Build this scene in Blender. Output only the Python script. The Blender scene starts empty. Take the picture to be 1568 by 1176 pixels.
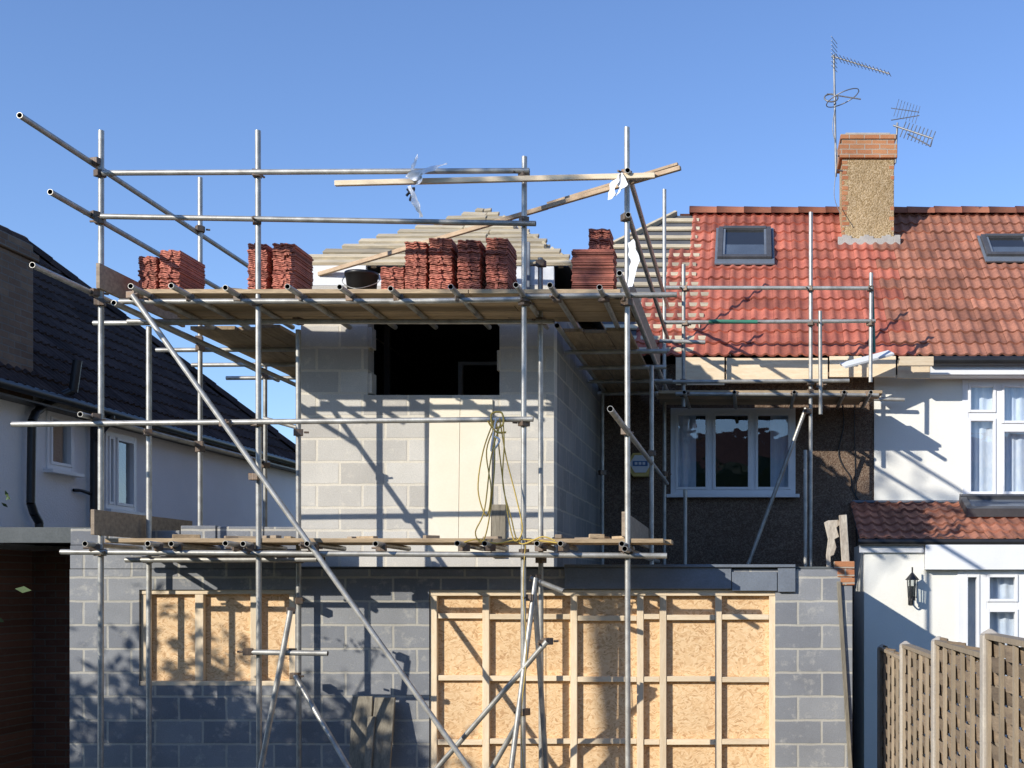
import bpy, math, random
from mathutils import Vector, Matrix, noise
random.seed(7)
R=random.uniform
# survey constants: camera at (0,0,EYE) looking +Y with a shifted (rise) lens
F=1863.0; EYE=2.8
def X(px,d): return (px-1150)*d/F
def Z(py,d): return EYE+(900-py)*d/F
def P(px,py,d): return Vector((X(px,d),d,Z(py,d)))

# ------------------------------------------------------------------ materials
def newmat(name):
    m=bpy.data.materials.new(name); m.use_nodes=True
    nt=m.node_tree; b=nt.nodes['Principled BSDF']
    return m,nt,b
def N(nt,t,**k):
    n=nt.nodes.new(t)
    for a,v in k.items(): setattr(n,a,v)
    return n
def L(nt,a,b): nt.links.new(a,b)
def rgb(c): return (c[0],c[1],c[2],1)
def math_(nt,op,a,b=None,c=None):
    n=N(nt,'ShaderNodeMath',operation=op)
    for i,v in enumerate((a,b,c)):
        if v is None: continue
        if isinstance(v,(int,float)): n.inputs[i].default_value=v
        else: L(nt,v,n.inputs[i])
    return n.outputs[0]
def mix(nt,f,a,b,bt='MIX'):
    n=N(nt,'ShaderNodeMixRGB',blend_type=bt)
    for i,v in enumerate((f,a,b)):
        if isinstance(v,(int,float)): n.inputs[i].default_value=v
        elif isinstance(v,tuple): n.inputs[i].default_value=rgb(v)
        else: L(nt,v,n.inputs[i])
    return n.outputs[0]
def ramp(nt,v,stops):
    n=N(nt,'ShaderNodeValToRGB'); e=n.color_ramp.elements
    while len(e)<len(stops): e.new(.5)
    for el,(p,c) in zip(e,stops):
        el.position=p; el.color=rgb(c) if isinstance(c,tuple) else (c,c,c,1)
    L(nt,v,n.inputs[0]); return n.outputs[0]
def noisef(nt,vec,scale,detail=4,rough=.55,dist=0):
    n=N(nt,'ShaderNodeTexNoise'); n.inputs['Scale'].default_value=scale
    n.inputs['Detail'].default_value=detail; n.inputs['Roughness'].default_value=rough
    n.inputs['Distortion'].default_value=dist
    if vec is not None: L(nt,vec,n.inputs['Vector'])
    return n.outputs['Fac']
def pos(nt,stretch=None):
    g=N(nt,'ShaderNodeNewGeometry')
    if not stretch: return g.outputs['Position']
    m=N(nt,'ShaderNodeVectorMath',operation='MULTIPLY'); L(nt,g.outputs['Position'],m.inputs[0])
    m.inputs[1].default_value=stretch; return m.outputs[0]
def island(nt): return N(nt,'ShaderNodeNewGeometry').outputs['Random Per Island']
def bump(nt,b,h,strength=.3,dist=.01):
    n=N(nt,'ShaderNodeBump'); n.inputs['Strength'].default_value=strength; n.inputs['Distance'].default_value=dist
    L(nt,h,n.inputs['Height']); L(nt,n.outputs[0],b.inputs['Normal'])

def mat(name,c1,c2=None,scale=3,rough=.8,metal=0,stretch=None,bmp=.3,bdist=.004,isl=0,fine=60,dirt=.35,spec=.5):
    m,nt,b=newmat(name); c2=c2 or tuple(v*.7 for v in c1)
    b.inputs['Specular IOR Level'].default_value=spec
    p=pos(nt,stretch)
    n1=noisef(nt,p,scale,5,.6)
    f=ramp(nt,n1,[(.32,0.),(.68,1.)])
    col=mix(nt,f,c1,c2)
    n2=noisef(nt,p,fine,3,.6)
    col=mix(nt,dirt,col,ramp(nt,n2,[(.3,.45),(.7,1.)]),'MULTIPLY')
    if isl:
        i=island(nt); sc=math_(nt,'MULTIPLY_ADD',i,isl,1-isl*.6)
        cc=N(nt,'ShaderNodeCombineColor'); [L(nt,sc,cc.inputs[k]) for k in range(3)]
        col=mix(nt,1.,col,cc.outputs[0],'MULTIPLY')
    L(nt,col,b.inputs['Base Color']); b.inputs['Roughness'].default_value=rough; b.inputs['Metallic'].default_value=metal
    if bmp: bump(nt,b,n2,bmp,bdist)
    return m

def blockmat(name,axis,c1,c2,mortar,bw=.45,rh=.225,ms=.012,rough=.9,smudge=.5,fine=90,zoff=0.0,smear=.35):
    m,nt,b=newmat(name)
    g=N(nt,'ShaderNodeNewGeometry'); s=N(nt,'ShaderNodeSeparateXYZ'); L(nt,g.outputs['Position'],s.inputs[0])
    c=N(nt,'ShaderNodeCombineXYZ'); L(nt,s.outputs[axis],c.inputs[0]); 
    L(nt,math_(nt,'ADD',s.outputs[2],zoff),c.inputs[1])
    wob=N(nt,'ShaderNodeTexNoise'); wob.inputs['Scale'].default_value=7; L(nt,g.outputs['Position'],wob.inputs['Vector'])
    ws=N(nt,'ShaderNodeVectorMath',operation='MULTIPLY_ADD'); L(nt,wob.outputs['Color'],ws.inputs[0]); ws.inputs[1].default_value=(.016,.016,0); L(nt,c.outputs[0],ws.inputs[2])
    t=N(nt,'ShaderNodeTexBrick'); L(nt,ws.outputs[0],t.inputs['Vector'])
    t.inputs['Scale'].default_value=1; t.inputs['Brick Width'].default_value=bw; t.inputs['Row Height'].default_value=rh
    t.inputs['Mortar Size'].default_value=ms; t.inputs['Mortar Smooth'].default_value=.25; t.inputs['Bias'].default_value=0
    t.inputs['Color1'].default_value=rgb(c1); t.inputs['Color2'].default_value=rgb(c2); t.inputs['Mortar'].default_value=rgb(mortar)
    n1=noisef(nt,g.outputs['Position'],1.7,5,.65); n2=noisef(nt,g.outputs['Position'],fine,3,.7)
    n3=noisef(nt,g.outputs['Position'],9,4,.7)
    col=mix(nt,smudge,t.outputs['Color'],ramp(nt,n1,[(.3,.55),(.7,1.)]),'MULTIPLY')
    col=mix(nt,.45,col,ramp(nt,n2,[(.3,.5),(.7,1.)]),'MULTIPLY')
    col=mix(nt,math_(nt,'MULTIPLY',ramp(nt,n3,[(.56,0.),(.75,1.)]),smear),col,mortar)
    L(nt,col,b.inputs['Base Color']); b.inputs['Roughness'].default_value=rough; b.inputs['Specular IOR Level'].default_value=.25
    h=math_(nt,'MULTIPLY_ADD',t.outputs['Fac'],-1.,math_(nt,'MULTIPLY',n2,.5))
    bump(nt,b,h,.6,.006)
    return m

blk_dark=blockmat('concrete_block_grey',0,(.24,.25,.27),(.36,.365,.37),(.54,.51,.44),zoff=.02,smear=.55)
blk_dark_y=blockmat('concrete_block_grey_side',1,(.25,.255,.27),(.33,.335,.345),(.50,.47,.41),zoff=.02)
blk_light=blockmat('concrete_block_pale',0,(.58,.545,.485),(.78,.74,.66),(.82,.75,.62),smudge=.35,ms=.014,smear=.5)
blk_shade_y=blockmat('concrete_block_pale_side_shaded',1,(.27,.265,.255),(.36,.35,.33),(.48,.44,.37))  # same pale blocks, darkened in colour for the side wall's shade
brick_old=blockmat('old_brick',0,(.10,.048,.036),(.15,.075,.055),(.12,.105,.09),.225,.075,.008)
brick_or=blockmat('orange_brick',0,(.50,.19,.09),(.60,.28,.13),(.5,.42,.33),.225,.075,.008,smudge=.6)
brick_or_y=blockmat('orange_brick_side',1,(.4,.15,.08),(.5,.22,.11),(.4,.34,.28),.225,.075,.008)
brick_brown_y=blockmat('brown_brick_side',1,(.2,.13,.09),(.27,.19,.13),(.22,.2,.17),.225,.075,.008,smudge=.7)
def pebble(name,c1,c2,c3,sc=55,st=.7):
    m,nt,b=newmat(name); p=pos(nt)
    v=N(nt,'ShaderNodeTexVoronoi'); v.inputs['Scale'].default_value=sc; L(nt,p,v.inputs['Vector'])
    s=N(nt,'ShaderNodeSeparateColor'); L(nt,v.outputs['Color'],s.inputs[0])
    col=ramp(nt,s.outputs[0],[(0.,c1),(.5,c2),(1.,c3)])
    n1=noisef(nt,p,1.3,6,.65)
    col=mix(nt,.7,col,ramp(nt,n1,[(.3,.5),(.7,1.)]),'MULTIPLY')
    L(nt,col,b.inputs['Base Color']); b.inputs['Roughness'].default_value=.95; b.inputs['Specular IOR Level'].default_value=.2
    bump(nt,b,math_(nt,'MULTIPLY',v.outputs['Distance'],-1.),st,.012); return m
pebble_brown=pebble('pebbledash_brown',(.15,.095,.065),(.22,.15,.105),(.32,.24,.175),75)
pebble_tan=pebble('pebbledash_tan',(.34,.23,.11),(.52,.37,.20),(.66,.50,.31),60)
render_white=mat('white_render',(.90,.90,.90),(.83,.83,.83),1.2,.9,bmp=.7,bdist=.01,fine=45,dirt=.10)
render_cream=mat('cream_render',(.88,.86,.78),(.83,.81,.73),1.5,.9,bmp=.4,bdist=.006,fine=60,dirt=.08)
upvc=mat('white_upvc',(.86,.86,.86),(.8,.8,.8),3,.35,bmp=0,dirt=.06)
black_pl=mat('black_plastic',(.02,.02,.022),(.03,.03,.03),5,.4,bmp=0)
steel=mat('galvanised_steel',(.62,.60,.54),(.38,.36,.32),9,.42,.4,bmp=.25,bdist=.001,fine=120,isl=.35,dirt=.45)
steel_old=mat('weathered_coupler_steel',(.17,.15,.13),(.25,.16,.1),20,.6,.5,bmp=.5,bdist=.002,isl=.4)
steel_int=mat('tube_inside',(.03,.03,.03),(.02,.02,.02),9,.9)
board=mat('scaffold_board_timber',(.60,.44,.26),(.39,.28,.17),3,.85,stretch=(1,9,9),isl=.45,fine=14,dirt=.6,bmp=.4)
board_y=mat('scaffold_board_timber_side',(.60,.44,.26),(.39,.28,.17),3,.85,stretch=(9,1,9),isl=.45,fine=14,dirt=.6,bmp=.4)
toe=mat('weathered_toe_board',(.50,.39,.27),(.30,.23,.17),3,.85,stretch=(1,6,9),isl=.3,dirt=.6)
timber=mat('new_softwood',(.86,.71,.50),(.77,.59,.38),3,.75,stretch=(9,9,1.2),isl=.25,fine=18,dirt=.25)
timber_x=mat('new_softwood_horizontal',(.86,.71,.50),(.77,.59,.38),3,.75,stretch=(1.2,9,9),isl=.25,fine=18,dirt=.25)
rail_t=mat('rail_softwood',(.62,.46,.30),(.46,.32,.2),3,.8,stretch=(1.2,9,9),isl=.3,fine=18,dirt=.4)
batten=mat('roof_batten_timber',(.72,.60,.40),(.48,.40,.28),3,.8,stretch=(1,8,8),isl=.5,fine=20,dirt=.4)
oldwood=mat('weathered_grey_timber',(.32,.28,.21),(.18,.155,.115),3,.9,stretch=(9,9,1),isl=.4,fine=14,dirt=.6)
offcut=mat('weathered_pale_offcut',(.70,.62,.50),(.40,.33,.26),7,.9,stretch=(3,3,1),fine=22,dirt=.6)
plaster=mat('primed_board',(.87,.79,.63),(.83,.74,.57),2,.8,bmp=.1,dirt=.08)
membrane=mat('roofing_membrane',(.10,.10,.105),(.15,.15,.155),2,.7,bmp=.2)
white_mem=mat('white_breather_membrane',(.82,.83,.84),(.72,.73,.74),2,.6,bmp=.4,bdist=.01,fine=8,dirt=.15)
felt=mat('flat_roof_felt',(.10,.11,.11),(.15,.16,.16),1.2,.9,spec=.2)
lead=mat('lead_grey_steel',(.22,.25,.29),(.16,.18,.21),2,.55,.2,isl=.2)
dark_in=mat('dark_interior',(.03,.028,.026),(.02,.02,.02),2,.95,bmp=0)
room_m=mat('unlit_room_dark',(.05,.045,.04),(.03,.027,.025),2,.95,bmp=0)  # near-black base paints in the gloom of the unlit room
dim_frame=mat('primed_door_lining',(.6,.59,.57),(.5,.49,.48),2,.8,bmp=0)
red_t=mat('red_clay_tile',(.60,.195,.125),(.43,.122,.082),2.5,.7,isl=.55,fine=35,dirt=.5,bdist=.003,spec=.3)
red_w=mat('weathered_red_tile',(.51,.215,.135),(.35,.15,.10),2.0,.8,isl=.5,fine=30,dirt=.6,bdist=.003,spec=.25)
ridge_m=mat('ridge_tile',(.52,.20,.11),(.36,.13,.08),3,.75,isl=.6,spec=.3)
brown_t=mat('brown_concrete_tile',(.095,.068,.060),(.055,.041,.039),2.0,.9,isl=.5,fine=30,dirt=.5,spec=.08)
stack_t=mat('new_clay_tile',(.58,.21,.14),(.42,.13,.09),8,.75,isl=.7,fine=60,dirt=.4,spec=.3)
mortar_m=mat('mortar_flashing',(.5,.47,.42),(.38,.35,.32),6,.9)
curtain=mat('net_curtain',(.84,.87,.92),(.62,.70,.84),14,.9,stretch=(1,1,.35),bmp=0,dirt=.15,fine=40)
cable_y=mat('yellow_rope',(.78,.54,.12),(.62,.42,.07),20,.6,bmp=0)
plastic=mat('white_polythene',(.88,.89,.90),(.80,.81,.83),8,.35,bmp=0,dirt=.05)
concrete=mat('concrete_post',(.58,.52,.43),(.44,.39,.33),4,.9)
fence_m=mat('woven_fence_timber',(.36,.265,.17),(.22,.16,.11),3,.85,stretch=(4,1,9),isl=.6,fine=16,dirt=.5)
fence_b=mat('fence_batten',(.48,.38,.26),(.34,.27,.19),3,.85,stretch=(9,9,1),isl=.4,dirt=.4)
alu=mat('aerial_aluminium',(.34,.34,.34),(.22,.22,.22),10,.5,.6,bmp=0)
alarm_b=mat('alarm_blue',(.10,.2,.42),(.12,.22,.45),4,.5,bmp=0)
alarm_y=mat('alarm_yellow',(.80,.60,.18),(.75,.55,.17),4,.5,bmp=0)
bark=mat('bark',(.12,.09,.065),(.07,.055,.04),8,.95)
leaf=mat('leaf',(.055,.11,.03),(.09,.13,.03),2,.6,isl=.6,bmp=0)
hedge_m=mat('unseen_hedge_sky_blocker',(.035,.065,.022),(.06,.085,.03),2,.8,isl=.5,bmp=0)
velux=mat('grey_roof_window_frame',(.10,.10,.105),(.07,.07,.075),4,.5,bmp=0)
green_t=mat('green_painted_tube',(.05,.26,.16),(.07,.2,.14),8,.5,bmp=0)

def osb():
    m,nt,b=newmat('osb_board'); p=pos(nt)
    d=N(nt,'ShaderNodeTexNoise'); d.inputs['Scale'].default_value=9; L(nt,p,d.inputs['Vector'])
    ws=N(nt,'ShaderNodeVectorMath',operation='MULTIPLY_ADD'); L(nt,d.outputs['Color'],ws.inputs[0]); ws.inputs[1].default_value=(.2,.2,.2); L(nt,p,ws.inputs[2])
    mp=N(nt,'ShaderNodeMapping'); mp.inputs['Scale'].default_value=(1.,1.,2.6); mp.inputs['Rotation'].default_value=(0,.5,0); L(nt,ws.outputs[0],mp.inputs[0])
    v=N(nt,'ShaderNodeTexVoronoi'); v.inputs['Scale'].default_value=34; L(nt,mp.outputs[0],v.inputs['Vector'])
    s=N(nt,'ShaderNodeSeparateColor'); L(nt,v.outputs['Color'],s.inputs[0])
    col=ramp(nt,s.outputs[0],[(0.,(.54,.31,.14)),(.3,(.75,.49,.25)),(1.,(.86,.62,.36))])
    col=mix(nt,.3,col,ramp(nt,noisef(nt,p,2.2,4),[(.3,.65),(.7,1.)]),'MULTIPLY')
    L(nt,col,b.inputs['Base Color']); b.inputs['Roughness'].default_value=.7
    bump(nt,b,s.outputs[1],.3,.003); return m
osb_m=osb()
def glass():
    m=bpy.data.materials.new('window_glass'); m.use_nodes=True; nt=m.node_tree; nt.nodes.clear()
    o=N(nt,'ShaderNodeOutputMaterial'); t=N(nt,'ShaderNodeBsdfTransparent'); t.inputs[0].default_value=(.92,.95,.96,1)
    g=N(nt,'ShaderNodeBsdfGlossy'); g.inputs['Roughness'].default_value=.015
    lw=N(nt,'ShaderNodeLayerWeight'); lw.inputs[0].default_value=.5
    bn=N(nt,'ShaderNodeBump'); bn.inputs['Strength'].default_value=.06; bn.inputs['Distance'].default_value=.05
    L(nt,noisef(nt,pos(nt),2.5,2),bn.inputs['Height']); L(nt,bn.outputs[0],g.inputs['Normal'])
    f5=math_(nt,'POWER',lw.outputs['Facing'],4.)
    mx=N(nt,'ShaderNodeMixShader'); L(nt,math_(nt,'MULTIPLY_ADD',f5,.75,.16),mx.inputs[0])
    L(nt,t.outputs[0],mx.inputs[1]); L(nt,g.outputs[0],mx.inputs[2]); L(nt,mx.outputs[0],o.inputs[0]); return m
glass_m=glass()

# ------------------------------------------------------------------ mesh builder
FRONT=lambda d: Matrix(((1,0,0,0),(0,0,-1,d),(0,1,0,0),(0,0,0,1)))      # u->x v->z w->-y
SIDE=lambda x: Matrix(((0,0,1,x),(1,0,0,0),(0,1,0,0),(0,0,0,1)))         # u->y v->z w->+x
class MB:
    def __init__(s,name,mats,parent=None,bevel=0):
        s.n=name; s.mats=mats if isinstance(mats,list) else [mats]; s.v=[]; s.f=[]; s.mi=[]; s.sm=[]; s.M=Matrix.Identity(4); s.par=parent; s.bev=bevel
    def add(s,vs,fs,m=0,sm=False):
        o=len(s.v); s.v+=[s.M@Vector(v) for v in vs]
        for f in fs: s.f.append([i+o for i in f]); s.mi.append(m); s.sm.append(sm)
    def box(s,x0,x1,y0,y1,z0,z1,m=0,T=None):
        vs=[Vector((x,y,z)) for z in (z0,z1) for y in (y0,y1) for x in (x0,x1)]
        if T is not None: vs=[T@v for v in vs]
        s.add(vs,[(0,2,3,1),(4,5,7,6),(0,1,5,4),(2,6,7,3),(0,4,6,2),(1,3,7,5)],m)
    def beam(s,p,q,w,h,m=0,up=(0,0,1)):
        p=Vector(p);q=Vector(q);a=(q-p);l=a.length;a.normalize(); u=Vector(up)
        sd=a.cross(u)
        if sd.length<.01: sd=a.cross(Vector((0,1,0)))
        sd.normalize(); u=sd.cross(a)
        T=Matrix((( a.x,sd.x,u.x,p.x),(a.y,sd.y,u.y,p.y),(a.z,sd.z,u.z,p.z),(0,0,0,1)))
        T=T@Matrix.Diagonal((1,-1,1,1)) if T.to_3x3().determinant()<0 else T
        s.box(0,l,-w/2,w/2,-h/2,h/2,m,T)
    def tube(s,p,q,r=.0242,m=0,seg=12,mi=None,hollow=True):
        p=Vector(p);q=Vector(q);a=(q-p).normalized()
        b=a.cross(Vector((0,0,1)) if abs(a.z)<.9 else Vector((1,0,0))).normalized(); c=a.cross(b)
        def ring(o,rr): return [o+(b*math.cos(t)+c*math.sin(t))*rr for t in [2*math.pi*i/seg for i in range(seg)]]
        vs=ring(p,r)+ring(q,r); n=seg
        s.add(vs,[(i,i+n,(i+1)%n+n,(i+1)%n) for i in range(n)],m,True)
        if hollow and mi is not None:
            for o,dr in ((p,1),(q,-1)):
                vs=ring(o,r)+ring(o,r*.86)+ring(o+a*dr*.08,r*.86)
                s.add(vs[:2*n],[(i,(i+1)%n,(i+1)%n+n,i+n) for i in range(n)],m)
                s.add(vs[n:],[(i,(i+1)%n,(i+1)%n+n,i+n) for i in range(n)]+[tuple(range(n,2*n))],mi)
        else:
            s.add(vs,[tuple(range(n-1,-1,-1)),tuple(range(n,2*n))],m)
    def path(s,pts,r,m=0,seg=6,sub=6):
        pts=[Vector(p) for p in pts]; P_=[]
        for i in range(len(pts)-1):
            a=pts[max(i-1,0)];b=pts[i];c=pts[i+1];d=pts[min(i+2,len(pts)-1)]
            for k in range(sub):
                t=k/sub; P_.append(.5*((2*b)+(c-a)*t+(2*a-5*b+4*c-d)*t*t+(3*b-a-3*c+d)*t**3))
        P_.append(pts[-1]); vs=[];n=seg
        for i,p in enumerate(P_):
            a=(P_[min(i+1,len(P_)-1)]-P_[max(i-1,0)]).normalized()
            b=a.cross(Vector((.3,1,.2))).normalized(); c=a.cross(b)
            vs+=[p+(b*math.cos(2*math.pi*k/n)+c*math.sin(2*math.pi*k/n))*r for k in range(n)]
        s.add(vs,[(i*n+k,(i+1)*n+k,(i+1)*n+(k+1)%n,i*n+(k+1)%n) for i in range(len(P_)-1) for k in range(n)],m,True)
    def wall(s,u0,u1,v0,v1,th,holes=(),m=0):
        us=sorted({u0,u1,*[h[0] for h in holes],*[h[1] for h in holes]}); vs=sorted({v0,v1,*[h[2] for h in holes],*[h[3] for h in holes]})
        us=[u for u in us if u0<=u<=u1]; vs=[v for v in vs if v0<=v<=v1]
        for a,b in zip(us,us[1:]):
            for c,d in zip(vs,vs[1:]):
                cu,cv=(a+b)/2,(c+d)/2
                if any(h[0]<cu<h[1] and h[2]<cv<h[3] for h in holes): continue
                s.box(a,b,c,d,-th,0,m)
    def build(s):
        me=bpy.data.meshes.new(s.n); me.from_pydata([tuple(v) for v in s.v],[],s.f)
        for m in s.mats: me.materials.append(m)
        me.polygons.foreach_set('material_index',s.mi); me.polygons.foreach_set('use_smooth',s.sm); me.update()
        ob=bpy.data.objects.new(s.n,me); bpy.context.collection.objects.link(ob)
        if s.par: ob.parent=s.par
        if s.bev:
            b=ob.modifiers.new('b','BEVEL'); b.width=s.bev; b.segments=1; b.limit_method='ANGLE'
        return ob
def empty(name,loc=(0,0,0)):
    e=bpy.data.objects.new(name,None); e.empty_display_size=.3; bpy.context.collection.objects.link(e); return e

def tile_roof(mb,O,U,V,W,Ls,inside,m=0,tw=.30,g=.31,rolls=2,amp=.026,mfun=None):
    O=Vector(O);U=Vector(U);V=Vector(V).normalized();Nn=U.cross(V); n=12
    for r in range(int(math.ceil(Ls/g))):
        for c in range(int(math.ceil(W/tw))):
            uc=(c+.5)*tw; vc=(r+.5)*g
            if not inside(uc,vc): continue
            j=R(-.004,.004); k=R(-.006,.006); v0=r*g-.03+k; v1=min((r+1)*g+.02,Ls+.02)
            lo=[];hi=[];lp=[]
            for i in range(n+1):
                t=i/n; u=c*tw+t*tw*.995; ph=(t*rolls)%1.0 if i<n else 0
                h=amp*max(0,math.sin(math.pi*min(1,ph/.55)))**1.2 if ph<.55 else 0
                h-= .006*math.sin(math.pi*max(0,(ph-.55)/.45)) if ph>=.55 else 0
                b=O+U*u
                lo.append(b+V*v0+Nn*(.045+h+j)); hi.append(b+V*v1+Nn*(.012+h+j)); lp.append(b+V*v0+Nn*(.018+h+j))
            vs=lo+hi+lp; q=n+1
            mm=mfun(uc,vc) if mfun else m
            mb.add(vs,[(i,i+1,q+i+1,q+i) for i in range(n)],mm,True)
            mb.add(lp+lo,[(i,i+1,q+i+1,q+i) for i in range(n)],mm,False)
def ridge(mb,p,q,r=.12,m=0,step=.42):
    p=Vector(p);q=Vector(q);l=(q-p).length;a=(q-p).normalized(); k=int(l/step)
    sd=a.cross(Vector((0,0,1))).normalized(); up=sd.cross(a)
    for i in range(k):
        o=p+a*(i*step); e=p+a*((i+1)*step+.02); rr=r+R(-.003,.006); vs=[]
        for pt,rx in ((o,rr+.012),(e,rr)):
            vs+=[pt+(sd*math.cos(t)+up*math.sin(t))*rx-up*.03 for t in [math.pi*j/8 for j in range(9)]]
        mb.add(vs,[(j,j+1,j+10,j+9) for j in range(8)]+[tuple(range(9))],m,True)

def window(mb,u0,u1,v0,v1,splits=(),transoms={},sash=True,curt=0,fm=0,gm=1,cm=2,dm=3,fw=.06,room=1.0,proud=.02,sill=True):
    w1=proud; w0=-.07
    mb.box(u0,u0+fw,v0,v1,w0,w1,fm); mb.box(u1-fw,u1,v0,v1,w0,w1,fm)
    mb.box(u0+fw,u1-fw,v1-fw,v1,w0,w1-.002,fm); mb.box(u0+fw,u1-fw,v0,v0+fw,w0,w1-.002,fm)
    if sill: mb.box(u0-.05,u1+.05,v0-.045,v0-.002,w0,w1+.09,fm)
    xs=[u0+fw]+[p for s_ in splits for p in (s_-fw/2,s_+fw/2)]+[u1-fw]
    for s_ in splits: mb.box(s_-fw/2,s_+fw/2,v0+fw,v1-fw,w0,w1-.004,fm)
    for i in range(0,len(xs),2):
        a,b=xs[i],xs[i+1]; ys=[(v0+fw,v1-fw)]
        if i//2 in transoms:
            t=transoms[i//2]; mb.box(a,b,t-fw/2,t+fw/2,w0,w1-.006,fm); ys=[(v0+fw,t-fw/2),(t+fw/2,v1-fw)]
        for c,d in ys:
            e=.035 if sash else .0
            if sash:
                mb.box(a,a+e,c,d,w0+.01,w1+.012,fm); mb.box(b-e,b,c,d,w0+.01,w1+.012,fm)
                mb.box(a+e,b-e,c,c+e,w0+.01,w1+.010,fm); mb.box(a+e,b-e,d-e,d,w0+.01,w1+.010,fm)
            mb.add([(a+e,c+e,-.02),(b-e,c+e,-.02),(b-e,d-e,-.02),(a+e,d-e,-.02)],[(0,1,2,3)],gm)
    def cur(a,b):
        n=int((b-a)/.02); vs=[]
        for i in range(n+1):
            u=a+(b-a)*i/n; w=-.12+.014*math.sin(u*50+math.sin(u*13)*2)
            vs+=[(u,v0+.02,w),(u,v1-.04,w)]
        mb.add(vs,[(2*i,2*i+2,2*i+3,2*i+1) for i in range(n)],cm,True)
    if curt==1: cur(u0+.03,u1-.03)
    if curt==2:
        w=(u1-u0); cur(u0+.03,u0+w*.2); cur(u1-w*.2,u1-.03)
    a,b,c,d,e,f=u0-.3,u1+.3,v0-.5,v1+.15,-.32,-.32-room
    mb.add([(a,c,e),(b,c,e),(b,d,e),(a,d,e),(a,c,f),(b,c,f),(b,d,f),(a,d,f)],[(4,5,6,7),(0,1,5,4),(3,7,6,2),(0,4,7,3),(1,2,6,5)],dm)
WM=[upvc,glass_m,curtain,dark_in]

# ------------------------------------------------------------------ ground
def gz(y):
    t=min(1,max(0,(10.2-y)/8.5)); return 1.15*t*t*(3-2*t)
grass=mat('garden_lawn',(.07,.10,.03),(.12,.11,.055),1.5,.95,fine=40,dirt=.6,bdist=.02)
g=MB('ground',grass)
ys=[-250,-60,-20,-5,0]+[1+i*.7 for i in range(14)]+[11,14,20,30,60,120,400]; xs=[-300,-80,-30,-12,-6,-3,0,3,6,12,30,80,300]
g.add([(x,y,gz(y)+(.03*noise.noise(Vector((x,y,0))) if y<9 else 0)) for y in ys for x in xs],
      [(j*len(xs)+i,j*len(xs)+i+1,(j+1)*len(xs)+i+1,(j+1)*len(xs)+i) for j in range(len(ys)-1) for i in range(len(xs)-1)])
g.build()
pat=MB('concrete_patio',mat('patio_concrete',(.32,.31,.29),(.24,.23,.21),1.5,.9)); pat.box(-6.6,1.1,10.1,11.5,-.05,.02); pat.build()

# ------------------------------------------------------------------ house under construction
H=empty('house_under_construction')
EX0,EX1,ED=-6.44,.957,11.5
UX0,UX1,UD=-4.44,-1.945,12.0
BD=15.75
hl=(X(213,ED),X(452,ED),Z(1050,ED),Z(903,ED))
hr=(X(657,ED),X(1187,ED),.0,Z(903,ED))
w=MB('extension_block_wall',[blk_dark,blk_dark_y],H); w.M=FRONT(ED)
w.wall(EX0,EX1,0,2.975,.3,[hl,hr])
w.M=SIDE(EX1); w.wall(ED+.3,BD,0,2.975,.3,(),1)
w.M=SIDE(EX0+.3); w.wall(ED+.3,BD,0,2.975,.3,(),1)
w.build()
pw=MB('parapet_blocks',blk_dark,H,.006); pw.M=FRONT(ED)
pw.box(EX0,X(455,ED),2.978,3.20,-.1,-.003)
x=EX0
while x<X(452,ED):
    l=R(.3,.44)
    if random.random()<.85 or x<-6: pw.box(x,min(x+l,X(455,ED)),3.203,3.203+R(.10,.19),-.1+R(-.01,.01),-.003+R(-.02,0))
    x+=l+.012
pw.build()
fr=MB('extension_flat_roof',felt,H); fr.box(EX0+.02,EX1-.02,ED+.01,BD,2.98,3.0); fr.build()
hu=(X(563,UD),X(765,UD),Z(605,UD),5.62)
w=MB('upper_storey_block_wall',[blk_light,blk_shade_y],H); w.M=FRONT(UD)
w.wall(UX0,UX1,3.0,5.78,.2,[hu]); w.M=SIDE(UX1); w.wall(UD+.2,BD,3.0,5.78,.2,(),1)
w.M=SIDE(UX0+.2); w.wall(UD+.2,BD,3.0,5.78,.2,(),1)
w.M=FRONT(UD)
for i in range(5):
    z=Z(605,UD)+i*.225+.02
    if i%2==0: w.box(hu[0]-.002,hu[0]+R(.02,.05),z,z+.20,-.15,-.01)
    if i%2==1: w.box(hu[1]-R(.02,.04),hu[1]+.002,z,z+.20,-.15,-.01)
w.build()
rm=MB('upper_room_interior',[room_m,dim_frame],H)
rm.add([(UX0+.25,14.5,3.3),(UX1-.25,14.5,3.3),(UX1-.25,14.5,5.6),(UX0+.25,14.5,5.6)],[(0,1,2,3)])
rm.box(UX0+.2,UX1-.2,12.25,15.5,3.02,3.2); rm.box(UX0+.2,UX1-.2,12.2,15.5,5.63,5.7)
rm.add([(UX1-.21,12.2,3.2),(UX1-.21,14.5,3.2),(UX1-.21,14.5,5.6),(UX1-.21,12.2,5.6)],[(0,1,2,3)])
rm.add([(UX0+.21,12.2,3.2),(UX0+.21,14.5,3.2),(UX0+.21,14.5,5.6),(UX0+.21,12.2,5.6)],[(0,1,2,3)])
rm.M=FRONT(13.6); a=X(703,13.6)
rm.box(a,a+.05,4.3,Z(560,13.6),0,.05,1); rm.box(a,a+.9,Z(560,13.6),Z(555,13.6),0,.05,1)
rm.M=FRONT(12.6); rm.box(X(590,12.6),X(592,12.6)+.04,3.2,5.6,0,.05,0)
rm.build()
pb=MB('pale_boarding_panel',[plaster,oldwood],H,.003)
pb.M=FRONT(UD-.012)@Matrix.Translation((X(656,UD),3.15,0))@Matrix.Rotation(-.012,4,'Z')
pb.box(0,.30,0,1.52,-.008,.012); pb.box(.302,.62,0.0,1.51,-.008,.010)
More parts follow.
